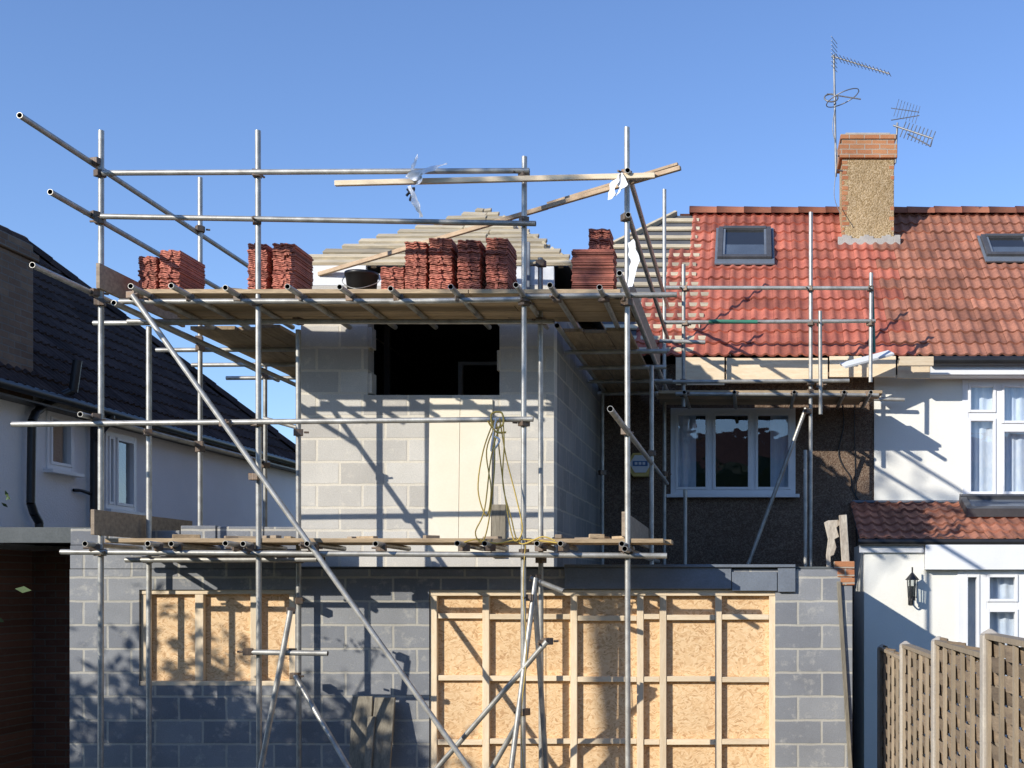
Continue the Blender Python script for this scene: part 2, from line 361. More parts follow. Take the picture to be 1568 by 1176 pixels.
pb.M=FRONT(UD-.003); pb.box(X(754,UD),X(775,UD),3.1,3.62,0,.03,1)  # dark strip stands in for a patch of shade on the wall
pb.build()
mm=MB('eaves_membrane',[white_mem,lead],H); mm.M=FRONT(UD)
mm.box(UX0+.08,X(560,UD),5.783,6.0,-.05,.0); mm.box(X(785,UD),UX1,5.783,5.97,-.05,.0)
mm.box(X(560,UD),X(785,UD),5.783,5.9,-.06,-.01)
mm.box(X(800,UD),X(812,UD),5.7,6.2,.0,.05,1)
mm.build()
ap=Vector((-3.12,14.5,7.27)); e0=Vector((-4.62,12.05,5.98)); e1=Vector((-1.80,12.05,5.98))
rf=MB('unfinished_roof_membrane',membrane,H)
bk=Vector((-3.12,17.6,7.27)); f0=Vector((-4.62,17,5.98)); f1=Vector((-1.8,17,5.98))
rf.add([e0,e1,ap,bk,f0,f1],[(0,1,2),(1,5,3,2),(0,2,3,4)])
RE=BD-.25; RZ=5.75; RR=3.35; RT=.84
lx=-1.16-RR
rv=[(lx,RE,RZ),(12,RE,RZ),(12,RE+RR,RZ+RR*RT),(-1.16,RE+RR,RZ+RR*RT),(lx,RE+2*RR,RZ),(12,RE+2*RR,RZ)]
rf.add(rv,[(0,1,2,3),(0,3,4),(3,2,5,4)])
rf.build()
bt=MB('roof_battens',[batten,membrane],H,.003)
nrows=11
for k in range(nrows+1):
    t=k/(nrows+.25); a=e0.lerp(ap,t); b=e1.lerp(ap,t); off=Vector((0,-.5,.86))*.04
    a=a+Vector((R(-.14,.0),0,0)); b=b+Vector((R(-.02,.12),0,0))
    if k==0: a.x-=.05
    mid=a.lerp(b,R(.3,.7)); wd_=R(.08,.12)
    bt.beam(a+off,mid+off+Vector((0,0,R(-.015,.015))),wd_,.035,0,up=(0,-.5,.86)); bt.beam(mid+off*1.1+Vector((.01,0,R(-.015,.015))),b+off,wd_,.035,0,up=(0,-.5,.86))
for t in [.03+.094*i for i in range(11)]:
    a=e0.lerp(e1,t); k=1-abs(t-.53)*1.9; 
    if k>.1: bt.beam(a+Vector((0,0,.0)),a.lerp(Vector((a.x,ap.y,ap.z)),k),.05,.03,0,up=(0,-.5,.86))
for k in range(1,9):
    t=k/10; p=e1.lerp(ap,t); q=f1.lerp(bk,t); bt.beam(p+Vector((.03,-.05,.04)),q+Vector((.03,0,.04)),.05,.03,0,up=(.7,0,.7))
V_=Vector((0,1,RT)).normalized(); Nr=Vector((0,-RT,1)).normalized()
SL=RR*math.sqrt(1+RT*RT)
def rp(xx,v,h=0): return Vector((xx,RE,RZ))+V_*v+Nr*h
for k in range(14):
    v=.1+k*.31; t=v/SL
    if v>SL: break
    a=lx+RR*t+R(-.05,.05); b=-.7+R(-.1,.15)
    bt.beam(rp(a,v,.03),rp(b,v,.03),.10,.03,0,up=Nr)
    p=Vector((lx+RR*t,RE+RR*t,RZ+RR*RT*t)); q=Vector((lx+RR*t,RE+2*RR-RR*t,RZ+RR*RT*t)); bt.beam(p+Vector((-.03,0,.03)),q+Vector((-.03,0,.03)),.05,.03,0,up=(-1,0,1))
bt.beam(rp(lx-.05,-.02,.05),(-1.16,RE+RR,RZ+RR*RT+.04),.05,.08,0,up=Nr)
bt.build()
tr=MB('tiled_roof',[red_t,red_w,ridge_m],H)
def inside(u,v):
    xx=-2.1+u; t=v/SL; edge=-1.62+.78*t
    return xx>=edge
tile_roof(tr,(-2.1,RE,RZ),(1,0,0),V_,14,SL,inside,mfun=lambda u,v:0 if -2.1+u<1.95+.12*math.sin(v*9) else 1)
ridge(tr,(-.95,RE+RR,RZ+RR*RT+.04),(12,RE+RR,RZ+RR*RT+.04),.12,2)
tr.build()
ml=MB('back_slope_tiles',red_w,H); ml.add([(-1.1,RE+RR,RZ+RR*RT+.03),(12,RE+RR,RZ+RR*RT+.03),(12,RE+2*RR,RZ+.03),(-1.1,RE+2*RR,RZ+.03)],[(0,1,2,3)]); ml.build()
wx0,wx1,wz0,wz1=X(1027,BD),X(1218,BD),Z(757,BD),Z(625,BD)
w=MB('pebbledash_wall',[pebble_brown],H); w.M=FRONT(BD)
w.wall(-4.45,1.59,0,5.7,.3,[(wx0,wx1,wz0,wz1)]); w.build()
w=MB('bedroom_window',WM,H,.003); w.M=FRONT(BD)
window(w,wx0,wx1,wz0,wz1,[X(1088,BD),X(1153,BD)],{},curt=2)
w.build()
wc=MB('wall_cables',[black_pl],H); yc=BD-.015
wc.path([(X(a,yc),yc,Z(b,yc)) for a,b in ((1288,612),(1292,650),(1284,690),(1290,712),(1302,730),(1306,752),(1322,775))],.008)
wc.path([(X(a,yc),yc,Z(b,yc)) for a,b in ((1308,612),(1309,700),(1311,790),(1311,860))],.006); wc.build()
hs=MB('side_and_rear_walls',pebble_brown,H); hs.box(-4.45,-4.15,BD+.3,22,0,5.7); hs.box(-4.45,12,21.9,22.1,0,5.7); hs.build()
sb=MB('steel_roof_edge',[lead,steel_old],H,.004); sb.M=FRONT(ED)
sb.box(X(865,ED),X(1120,ED),2.79,2.99,.003,.03); sb.box(X(1121,ED),X(1190,ED),2.77,2.95,.003,.035); sb.box(X(1191,ED),X(1218,ED),2.76,2.99,.003,.04)
sb.box(X(865,ED),X(1218,ED),2.992,3.02,-.25,.06)
sb.build()
ob=MB('osb_boarding',[osb_m],H); ob.M=FRONT(ED)
for (a,b,c,d) in (hl,hr):
    n=max(1,round((b-a)/1.22)); s_=(b-a)/n
    for i in range(n): ob.box(a+i*s_+.003,a+(i+1)*s_-.003,c,d,-.10+R(0,.004),-.085+R(0,.004))
ob.build()
st=MB('infill_studwork',[timber,timber_x],H,.003); st.M=FRONT(ED)
for px in (663,743,878,980,1015,1100,1183):
    x=X(px,ED); j=R(-.006,.006); st.box(x-.032,x+.032,0,hr[3]-.06,-.08,-.022+j)
st.box(hr[0],hr[1],hr[3]-.058,hr[3]+.0,-.08,-.015,1)
for k,py in enumerate((945,1040,1137,1235)):
    xs_=[663,743,878,980,1015,1100,1183]
    for a,b in zip(xs_,xs_[1:]):
        z=Z(py,ED)+R(-.012,.012); st.box(X(a,ED)+.034,X(b,ED)-.034,z-.025,z+.025,-.08,-.03+R(-.004,.006),1)
for px in (220,303,389,448):
    x=X(px,ED); st.box(x-.04,x+.04,hl[2]+.045,hl[3]-.045,-.08,-.02+R(-.01,.01))
st.box(hl[0],hl[1],hl[3]-.043,hl[3],-.08,-.02,1); st.box(hl[0],hl[1],hl[2],hl[2]+.043,-.08,-.01,1)
st.build()
fa=MB('eaves_fascia_boards',[timber_x,white_mem],H,.003)
for a,b,y0,y1 in ((1035,1110,548,590),(1112,1268,549,582),(1270,1372,546,578),(1374,1424,552,580)):
    d=RE-.05; fa.box(X(a,d),X(b,d)-.005,d-.03+R(-.02,.0),d,Z(y1,d),Z(y0,d))
fa.box(X(1375,15.2),X(1428,15.2),15.1,15.16,Z(562,15.2),Z(548,15.2))
fa.beam(P(1290,560,15.0),P(1365,540,15.1),.2,.03,1,up=(0,-.4,1))
fa.build()
rg=MB('torn_corner_offcut',[offcut,brick_or,oldwood],H,.004)
prof=[(1262,800),(1268,797),(1284,796),(1287,803),(1281,808),(1285,822),(1278,826),(1281,838),(1277,850),(1272,852),(1273,872),(1266,872),(1265,850),(1268,826)]
dd=ED+.05; n=len(prof); vs=[(X(a,dd),dd,Z(b,dd)) for a,b in prof]+[(X(a,dd),dd+.03,Z(b,dd)) for a,b in prof]
rg.add(vs,[tuple(range(n)),tuple(range(2*n-1,n-1,-1))]+[(i,i+n,(i+1)%n+n,(i+1)%n) for i in range(n)],0)
rg.beam((X(1291,ED),ED+.04,3.49),(X(1296,ED),ED+.04,2.98),.05,.075,0,up=(1,0,0))
for i in range(3): rg.box(EX1-.17+i*.03,EX1+.01+R(0,.02),ED-.012-.002*i,ED+.1,2.98-.078*i,3.05-.078*i,1)
rg.beam((X(1284,ED),ED-.03,2.86),(X(1303,ED),ED-.03,1.0),.02,.04,2,up=(1,0,0))
rg.build()

# ------------------------------------------------------------------ chimney + aerials
C=empty('chimney'); cd=18.05; cx0,cx1=X(1290,cd),X(1369,cd); cyd=.62
ch=MB('chimney_stack',[pebble_tan,brick_or,brick_or_y,mortar_m],C,.006)
zt=Z(206,cd); zb=Z(243,cd)
ch.box(cx0,cx1,cd,cd+cyd,7.4,zb)
ch.box(cx0-.045,cx1+.045,cd-.045,cd+cyd+.045,zb+.002,zt-.15,1)
ch.box(cx0-.01,cx1+.01,cd-.01,cd+cyd+.01,zt-.148,zt-.075,1); ch.box(cx0-.03,cx1+.03,cd-.03,cd+cyd+.03,zt-.073,zt,1)
ch.box(cx0+.05,cx1-.05,cd+.05,cd+cyd-.05,zt+.002,zt+.05,3)
for i in range(18):
    z=zb-.08-i*.077
    if z<7.7: break
    l=R(.03,.11); ch.box(cx0-.004,cx0+l,cd-.004,cd+.1,z,z+.066,1)
    if i%2 and random.random()<.7: ch.box(cx1-R(.04,.09),cx1+.004,cd-.004,cd+.1,z,z+.066,1)
for i in range(14):
    a=cx0-.07+i*(cx1-cx0+.14)/14; h=.16+.05*math.sin(i*1.3)
    ch.box(a,a+.075,cd-.05,cd-.006,7.80,7.90+h*.6,3)
ch.box(cx1+.002,cx1+.09,cd-.06,cd+cyd,7.78,8.02,3)
ch.build()
A=empty('tv_aerial'); am=MB('mast_and_elements',[alu],A)
def tb(p,q,r=.007): am.tube(p,q,r,0,6,hollow=False)
ax=cx0-.10; ay=cd-.05
tb((ax,ay,Z(272,cd)),(ax-.03,ay,Z(86,cd)),.018); tb((ax,ay,Z(262,cd)),(cx0,ay+.05,Z(262,cd)),.012); tb((ax,ay,Z(240,cd)),(cx0,ay+.05,Z(240,cd)),.012)
b0=Vector((ax-.06,ay,Z(88,cd))); b1=P(1362,113,cd-.5); tb(b0,b1,.012)
dr=(b1-b0).normalized(); sd=Vector((dr.y,-dr.x,0)).normalized()
for i in range(15):
    p=b0.lerp(b1,.12+.88*i/14); l=.10-.003*i; tb(p-Vector((0,0,l*.3))-sd*l,p+Vector((0,0,l*.3))+sd*l,.005)
for s_ in (-1,1):
    for j in range(4): tb(b0+Vector((-.02,-.18,s_*(.03+.06*j))),b0+Vector((.09,.18,s_*(.03+.06*j)+.05)),.005)
rc=Vector((ax+.02,ay,Z(152,cd)))
am.path([rc+Vector((.24*math.cos(t)+.08,.24*math.sin(t),.05*math.cos(t)*2)) for t in [i*math.pi/6 for i in range(13)]],.008)
am.path([rc+Vector((-.04,0,0))+Vector((.10*math.cos(t)-.05,.06*math.sin(t),.08*math.sin(t))) for t in [i*math.pi/4 for i in range(9)]],.012)
tb(rc+Vector((-.15,0,.06)),rc+Vector((.35,0,-.02)),.01)
am.path([(ax,ay-.02,Z(160,cd)),(ax-.05,ay-.02,Z(200,cd)),(ax+.02,ay-.02,Z(240,cd)),(ax-.03,ay-.04,Z(300,cd)),(ax+.05,ay-.2,Z(335,cd))],.006)
am.build()
A2=empty('tv_aerial'); am=MB('mast_and_grid',[alu,black_pl],A2)
bx=cx1+.02
tb((bx,cd,Z(250,cd)),(bx+.03,cd,Z(188,cd)),.016)
c0=P(1385,182,cd)
for i in range(8):
    o=Vector((-.17+.045*i,0,.17-.015*i)); tb(c0+o+Vector((0,-.1,-.17)),c0+o+Vector((.1,.1,.16)),.0045)
tb(c0+Vector((-.2,0,-.02)),c0+Vector((.22,0,.05)),.007); tb(c0+Vector((-.2,0,.16)),c0+Vector((.22,0,.1)),.006)
q0=P(1368,192,cd); q1=P(1428,212,cd-.3); tb(q0,q1,.014)
for i in range(9):
    p=q0.lerp(q1,.25+.75*i/8); tb(p+Vector((-.05,-.05,-.14)),p+Vector((.05,.05,.12)),.0075)
q2=P(1425,224,cd-.3); tb(P(1390,205,cd),q2,.011); tb(q1,q2,.011)
am.build()

# ------------------------------------------------------------------ roof windows
def roofwin(xa,xb,py0,py1,name):
    def rr(py):
        k=(900-py)/F; return (EYE+RE*k-RZ)/(RT-k)*math.sqrt(1+RT*RT)
    v0,v1=rr(py1),rr(py0)
    e=empty(name); o=MB('frame_and_glazing',[velux,glass_m,dark_in,lead,curtain],e,.004)
    o.M=Matrix(((1,0,0,0),(0,V_.y,Nr.y,RE),(0,V_.z,Nr.z,RZ),(0,0,0,1)))
    d=RE+V_.y*(v0+v1)/2; a,b=X(xa,d),X(xb,d); f=.07
    o.box(a,a+f,v0,v1,.02,.13); o.box(b-f,b,v0,v1,.02,.13); o.box(a+f,b-f,v0,v0+f,.02,.128); o.box(a+f,b-f,v1-f,v1,.02,.14)
    o.box(a-.04,b+.04,v0-.14,v0-.002,.055,.085,3); o.box(a-.04,a-.002,v0,v1+.05,.05,.085,3); o.box(b+.002,b+.04,v0,v1+.05,.05,.085,3); o.box(a-.04,b+.04,v1+.002,v1+.05,.05,.08,3)
    i=.035; o.box(a+f,a+f+i,v0+f,v1-f,.03,.12,3); o.box(b-f-i,b-f,v0+f,v1-f,.03,.12,3); 
    o.add([(a+f,v0+f,.1),(b-f,v0+f,.1),(b-f,v1-f,.1),(a+f,v1-f,.1)],[(0,1,2,3)],1)
    o.add([(a+f,v0+f,.088),(b-f,v0+f,.088),(b-f,v1-f,.088),(a+f,v1-f,.088)],[(0,1,2,3)],2)
    vm=v0+f+(v1-v0-2*f)*.45; o.add([(a+f,v0+f,.092),(b-f,v0+f,.092),(b-f,vm,.092),(a+f,vm,.092)],[(0,1,2,3)],3)
    o.build()
roofwin(1100,1181,359,405,'roof_window')
roofwin(1505,1580,371,401,'roof_window')

# ------------------------------------------------------------------ neighbouring house (right)
NR=empty('white_neighbouring_house')
ux0,ux1,uz0,uz1=X(1473,BD),X(1473,BD)+1.9,Z(766,BD),Z(580,BD)
w=MB('upper_wall',[render_cream],NR); w.M=FRONT(BD-.02); w.wall(1.593,12,0,5.55,.3,[(ux0,ux1,uz0,uz1)]); w.build()
w=MB('upper_window',WM,NR,.004); w.M=FRONT(BD-.02)
window(w,ux0,ux1,uz0,uz1,[ux0+.47,ux0+1.45],{0:uz1-.48,1:uz1-.62,2:uz1-.48},curt=1,fw=.075)
w.build()
gt=MB('fascia_and_gutter',[upvc,black_pl],NR,.003)
gt.box(X(1424,15.4),12,15.42,15.46,Z(573,15.4),Z(552,15.4)); gt.box(X(1424,15.4),12,15.46,15.73,Z(574,15.4),Z(571,15.4)-.002)
gt.tube((X(1424,15.3),15.34,Z(551,15.3)),(12,15.34,Z(551,15.3)),.055,1,10,hollow=False)
gt.build()
LD=14.3; lz=Z(832,LD); lx0=1.33
lh=[(X(1466,LD),X(1466,LD)+2.6,.0,lz-.28)]
w=MB('lean_to_walls',[render_cream],NR); w.M=FRONT(LD); w.wall(lx0,9,0,lz,.2,lh); w.M=SIDE(lx0+.2); w.wall(LD+.2,BD-.02,0,lz,.2,()) ; w.build()
lr=MB('lean_to_roof_tiles',[red_w,membrane],NR); lv=Vector((0,1.35,.52)); LL=lv.length
tile_roof(lr,(1.27,LD-.06,lz+.03),(1,0,0),lv,8,LL,lambda u,v:True,g=.27)
lr.add([(1.27,LD-.06,lz+.03),(9,LD-.06,lz+.03),(9,LD+1.4,lz+.03+.56),(1.27,LD+1.4,lz+.03+.56)],[(0,1,2,3)],1)
lr.build()
lf=MB('lean_to_trim',[upvc,black_pl,lead,glass_m,velux],NR,.003)
lf.tube((1.25,LD-.09,lz+.015),(9,LD-.09,lz+.015),.04,1,10,hollow=False)
lf.box(1.27,X(1414,LD),LD-.04,LD-.003,lz-.11,lz-.01); lf.box(X(1415,LD),9,LD-.12,LD-.003,lz-.31,lz-.02)
lf.box(1.3,9,BD-.16,BD-.03,lz+.57,lz+.6,2)
T=Matrix(((1,0,0,X(1478,15)),(0,lv.y/LL,-lv.z/LL,LD-.06),(0,lv.z/LL,lv.y/LL,lz+.03),(0,0,0,1)))
lf.M=T; lf.box(0,1.1,.75,.85,.05,.16,4); lf.box(0,1.1,1.25,1.33,.05,.17,4); lf.box(0,.08,.85,1.25,.05,.158,4); lf.box(1.02,1.1,.85,1.25,.05,.158,4); lf.box(.08,1.02,.85,1.25,.1,.12,2)
lf.build()
w=MB('conservatory_glazing',WM,NR,.004); w.M=FRONT(LD)
a,b=lh[0][0],lh[0][1]
window(w,a,b,.15,lh[0][3],[a+.30,a+.75,a+1.25,a+1.9],{1:lh[0][3]-.45,3:lh[0][3]-.45},curt=1,fw=.085,room=1.0)
w.build()
nb=MB('rear_walls',render_cream,NR); nb.box(11.8,12,BD,22,0,5.5); nb.build()
WL=empty('wall_lantern'); ln=MB('lantern_body',[black_pl,glass_m],WL); ld=LD-.16; c=P(1397,900,ld)
ln.tube(c+Vector((0,0,-.10)),c+Vector((0,0,.09)),.055,1,6,hollow=False)
for k in range(6):
    t=k*math.pi/3; q=Vector((.058*math.cos(t),.058*math.sin(t),0)); ln.tube(c+q*.8+Vector((0,0,-.12)),c+q+Vector((0,0,.09)),.006,0,5,hollow=False)
vs=[c+Vector((.085*math.cos(k*math.pi/3),.085*math.sin(k*math.pi/3),.09)) for k in range(6)]+[c+Vector((0,0,.19))]
ln.add(vs,[(k,(k+1)%6,6) for k in range(6)]+[(5,4,3,2,1,0)])
ln.tube(c+Vector((0,0,-.15)),c+Vector((0,0,-.10)),.04,0,6,hollow=False); ln.tube(c+Vector((0,0,.18)),c+Vector((0,0,.24)),.01,0,6,hollow=False)
ln.path([c+Vector((0,0,-.14)),c+Vector((0,.06,-.2)),c+Vector((0,.14,-.16)),c+Vector((0,.15,-.05))],.01)
ln.box(c.x-.03,c.x+.03,LD-.02,LD-.003,c.z-.2,c.z+.02)
ln.build()

AB=empty('burglar_alarm_box'); o=MB('alarm_case',[upvc,alarm_b,alarm_y],AB,.006); c=P(981,712,BD-.09); o.M=Matrix.Translation(c)
def hexp(r,y,cz=0): return [(r*1.0*math.cos(k*math.pi/3),y,cz+r*.92*math.sin(k*math.pi/3)) for k in range(6)]
def prism(r,y0,y1,m,cz=0): o.add(hexp(r,y0,cz)+hexp(r,y1,cz),[(0,1,2,3,4,5),(11,10,9,8,7,6)]+[(k,k+6,(k+1)%6+6,(k+1)%6) for k in range(6)],m)
prism(.19,-.04,.085,2); prism(.14,-.055,-.042,0,.01)
o.box(-.095,.095,-.068,-.057,-.02,.045,1)
for i in range(3): o.box(-.07+i*.05,-.035+i*.05,-.073,-.069,-.004,.03,0)
o.build()

# ------------------------------------------------------------------ left neighbouring house
NL=empty('brown_roofed_neighbouring_house'); SX=-8.0
def yy(px,x=SX): return x*F/(px-1150)
w1=(yy(70),yy(112),4.15,4.82); w2=(yy(160),yy(207),3.78,4.75)
w=MB('rendered_side_wall',[render_white],NL); w.M=SIDE(SX); w.wall(11.9,21.4,0,5.08,.3,[w1,w2]); w.M=Matrix.Identity(4)
w.box(-14.5,SX-.3,11.9,12.2,0,5.08); w.box(-14.5,SX-.3,21.1,21.4,0,5.08); w.box(-14.5,-14.2,12.2,21.1,0,5.08)
w.build()
w=MB('side_windows',WM,NL,.003); w.M=SIDE(SX)
window(w,*w1,[],{},curt=0,room=.6); window(w,*w2,[w2[0]+.22],{},curt=0,room=.6); w.build()
rt=MB('brown_tiled_roof',[brown_t,membrane,ridge_m],NL); tp=.935; RS=3.25; k=math.sqrt(1+tp*tp)
ex=SX+.25; ez=5.08-.15
tile_roof(rt,(ex,11.8,ez),(0,1,0),(-1,0,tp),9.8,RS*k,lambda u,v: u<9.75-v/k*1.0 ,tw=.3,g=.30,amp=.022)
X1=ex-RS; X2=X1-RS; zr=ez+RS*tp
rt.add([(ex,11.8,ez),(ex,21.6,ez),(X1,21.6-RS,zr),(X1,11.8,zr),(X2,11.8,ez),(X2,21.6,ez)],[(0,1,2,3),(3,2,5,4),(1,5,2)],1)
rt.add([(ex,11.82,ez),(X1,11.82,zr-.01),(X2,11.82,ez)],[(0,1,2)],1)
ridge(rt,(ex,21.55,ez+.05),(X1,21.6-RS,zr+.05),.11,0)
ridge(rt,(X1,21.6-RS,zr+.05),(X1,11.8,zr+.05),.11,0)
rt.build()
gl=MB('gutter_and_pipes',[black_pl,upvc],NL)
gl.tube((SX+.28,11.8,ez-.02),(SX+.28,21.6,ez-.02),.05,0,10,hollow=False)
gl.box(SX+.002,SX+.22,11.8,21.6,ez-.12,ez-.1,0)
GX=SX+.10
def W_(px,py): y=GX*F/(px-1150); return Vector((GX,y,Z(py,y)))
gl.tube(W_(85,552)+Vector((.25,0,0)),W_(85,600)+Vector((.2,0,0)),.05,0,10,hollow=False)
def seg(pts,r):
    for a,b in zip(pts,pts[1:]): gl.tube(a,b,r,0,10,hollow=False)
seg([W_(85,598)+Vector((.2,0,0)),W_(78,613),W_(55,632),W_(49,645),W_(47,770),W_(52,786),W_(60,800),W_(60,835)],.045)
yb=yy(134); gl.path([(SX+.28,yb,ez-.05),(SX+.26,yb,ez-.12),(SX+.12,yb-.02,ez-.33),(SX+.08,yb,ez-.5),(SX+.08,yb,.2)],.045,0,8)
gl.path([(SX+.02,yy(110),3.95),(SX+.06,yy(118),3.95),(SX+.06,yy(130),3.93)],.02,0,6)
gl.build()
cs=MB('side_chimney_stack',[brick_brown_y,brick_old,ridge_m],NL,.01)
cs.box(SX-.7,SX+.04,12.35,13.5,ez-.1,6.42); cs.box(SX-.74,SX+.08,12.3,13.55,6.422,6.5); cs.box(SX-.7,SX+.04,12.35,13.5,6.502,6.6); cs.build()
GA=empty('brick_garage'); ga=MB('garage_walls',[brick_old,brick_old,felt,membrane],GA)
ga.box(-12,-6.55,13.2,17,0,3.2); ga.box(-12,-6.46,11.9,17.1,3.28,3.38,2); ga.box(-12,-6.44,11.86,11.9,3.24,3.39,2)
ga.box(-7.9,-7.8,12,13.2,0,3.2,1); ga.build()

DH=empty('distant_brick_house'); dh=MB('house_body',[brick_old,red_w,upvc],DH)
dh.box(-22,-13,46,54,0,4.6); dh.add([(-22.3,45.7,4.6),(-12.7,45.7,4.6),(-15,50,7.0),(-20,50,7.0),(-22.3,54.3,4.6),(-12.7,54.3,4.6)],[(0,1,2,3),(1,5,2),(0,3,4),(3,2,5,4)],1)
dh.box(-19,-17,45.93,45.99,1.2,2.6,2); dh.build()
TB=empty('unseen_terrace_sky_blocker'); o=MB('terrace_body',[brick_brown_y,red_w,upvc,dark_in,brick_old],TB)  # terrace added out of view to block low sky glow and deepen shade
o.box(-45,45,-34,-26,1,7.2,4); o.add([(-45.5,-25.6,7.1),(45.5,-25.6,7.1),(45.5,-30,10.6),(-45.5,-30,10.6),(-45.5,-34.4,7.1),(45.5,-34.4,7.1)],[(1,0,3,2),(3,4,5,2),(0,4,3),(1,2,5)],1)
for i in range(16):
    for z in (2.3,5.0):
        xx=-42+i*5.6; o.box(xx,xx+1.9,-25.99,-25.93,z,z+1.3,2); o.box(xx+.1,xx+.9,-25.92,-25.9,z+.1,z+1.2,3); o.box(xx+1.,xx+1.8,-25.92,-25.9,z+.1,z+1.2,3)
o.build()
# unseen hedge added behind the camera to cut low sky light on the facade
hg=MB('unseen_hedge_sky_blocker',hedge_m); nx,nz=150,18
def hp(i,j,side):
    x=-30+60*i/nx; top=6.9+1.1*noise.noise(Vector((x*.35,3,0))); z=1.0+(top-1.0)*j/nz
    bulge=math.sqrt(max(0,1-(j/nz)**4))*1.3
    q=noise.noise(Vector((x*1.1,z*1.1,side*5)))*.45+noise.noise(Vector((x*3,z*3,side*5)))*.2
    return (x,-8+side*(bulge+q*(1 if j<nz else .2)),z)
for side in (1,-1):
    vs=[hp(i,j,side) for j in range(nz+1) for i in range(nx+1)]
    hg.add(vs,[(j*(nx+1)+i,j*(nx+1)+i+1,(j+1)*(nx+1)+i+1,(j+1)*(nx+1)+i) for j in range(nz) for i in range(nx)],0,False)
for i in range(5000):
    a=R(0,nx);b=R(0,nz); p=Vector(hp(a,b,1))+Vector((0,R(0,.15),0)); u=Vector((R(-1,1),R(-.5,.5),R(.2,1))).normalized()*R(.1,.22); v=u.cross(Vector((R(-1,1),1,0))).normalized()*.06
    hg.add([p-v,p+v,p+u],[(0,1,2)])
hg.build()

# ------------------------------------------------------------------ scaffolding
S=empty('scaffolding')
t=MB('steel_tubes',[steel,steel_int,green_t],S); cp=MB('couplers',[steel_old],S,.003)
FD=10.7
def T_(p,q,m=0): t.tube(p,q,.0242,m,12,1)
def coup(p,ax=0):
    p=Vector(p)
    T=Matrix.Translation(p)@Matrix.Rotation(R(0,6.28),4,'Z' if ax==0 else 'Y')
    cp.box(-.034,.034,-.042,.042,-.03,.03,0,T)
    cp.tube(p+Vector((0,0,-.028)),p+Vector((0,0,.028)),.036,0,10,hollow=False)
    b=T@Vector((.03,.05,0)); cp.tube(b,b+(T.to_3x3()@Vector((.01,.04,0))),.011,0,6,hollow=False)
XS={px:X(px,FD) for px in (155,395,803,960)}
tops={155:200,395:200,803:240,960:195}
for px,x in XS.items():
    dx=R(-.015,.015)
    T_((x+dx,FD,gz(FD)+.03),(x,FD,Z(tops[px],FD)))
    cp.box(x+dx-.075,x+dx+.075,FD-.075,FD+.075,.02,.03)
zG1,zG2,zD,zM,zL=Z(267,FD),Z(339,FD),5.305,Z(648,FD),Z(846,FD)
yf=FD-.05
def led(pa,pb,za,zb=None,y=None,m=0):
    y=yf if y is None else y; zb=za if zb is None else zb
    T_((X(pa,FD),y,za),(X(pb,FD),y,zb),m)
led(162,812,zG1-.005,zG1+.015); led(160,822,Z(334,FD),Z(345,FD)); led(188,640,zD,zD+.005); led(600,806,zD+.0,zD+.02,yf-.0)
led(805,1037,zD+.045,zD+.06); led(24,818,Z(651,FD),Z(643,FD)); led(98,1022,zL+.003,zL-.03); led(378,505,Z(998,FD),Z(1000,FD))
led(170,470,zL-.06,zL-.055,yf+.3)
for px,x in XS.items():
    for z in (zG1,zG2,zD,zM,zL):
        if px==960 and z in (zG2,zM): continue
        coup((x,FD-.02,z))
IY=11.36
for px,top,bot in ((228,500,0),(458,505,0),(829,395,0)):
    x=X(px,IY); T_((x,IY,.03),(x+R(-.01,.01),IY,Z(top,IY)))
    for z in (zD-.02,zL-.05,zM if px!=829 else zG2-.2): coup((x,IY-.02,z))
T_((X(200,IY),IY-.05,zD-.03),(X(850,IY),IY-.05,zD-.03)); T_((X(200,IY),IY-.05,zL-.04),(X(500,IY),IY-.05,zL-.04))
LX=-5.75
for y,top in ((12.7,272),(14.4,500)):
    T_((LX,y,3.0),(LX,y,Z(top,y)))
    for z in (zD,zM,6.54): 
        if z<Z(top,y): coup((LX,y,z))
T_((LX-.04,9.63,6.54),(LX-.04,14.6,6.50)); T_((LX-.04,10.05,6.07),(LX-.04,13.9,6.05)); T_((LX-.04,9.8,5.40),(LX-.04,14.9,5.34))
T_((LX+.25,10.5,5.26),(LX+.25,14.9,5.25)); T_((LX-.04,10.5,zM+.05),(LX-.04,14.6,zM+.05))
for z in (6.54,6.07,5.39,zM+.05): coup((LX,FD-.02,z)); coup((LX,12.68,z))
for y in (11.45,12.75,13.6,14.45): T_((-6.15+R(-.1,.1),y,5.29),(UX0-.06,y,5.30))
T_((-5.2,14.4,3.0),(-4.6,14.4,5.2)); T_((LX,14.35,4.8),(-4.5,14.35,4.45)); T_((-4.62,13.2,3),(-4.62,13.2,5.6))
RX=-1.12
for x,y,tp_,bt_ in ((RX+.02,15.45,290,3.0),(-1.87,15.3,560,3.0),(RX+.05,13.1,560,3.0),(-.82,14.8,405,5.0),(-.80,14.8,750,3.0)):
    T_((x,y,bt_),(x,y,Z(tp_,y)))
    for z in (zD,zM): 
        if bt_<z<Z(tp_,y): coup((x,y,z))
T_((RX+.05,10.55,6.42),(RX+.05,15.6,6.40)); T_((RX+.05,10.6,6.05),(RX+.05,15.6,6.0)); T_((RX+.05,9.9,5.36),(RX+.05,15.7,5.3)); T_((RX+.05,9.25,4.16),(RX+.05,15.5,4.13))
T_((RX+.05,10.3,3.13),(RX+.05,14.0,3.10)); T_((-1.85,11.6,5.30),(-1.85,15.6,5.28))
for z in (6.42,6.05,5.34,4.17,3.12): coup((RX+.02,FD-.02,z))
for y in (12.6,13.5,14.4,15.3): T_((-1.93,y,5.24),(-.95+R(-.05,.1),y,5.25))
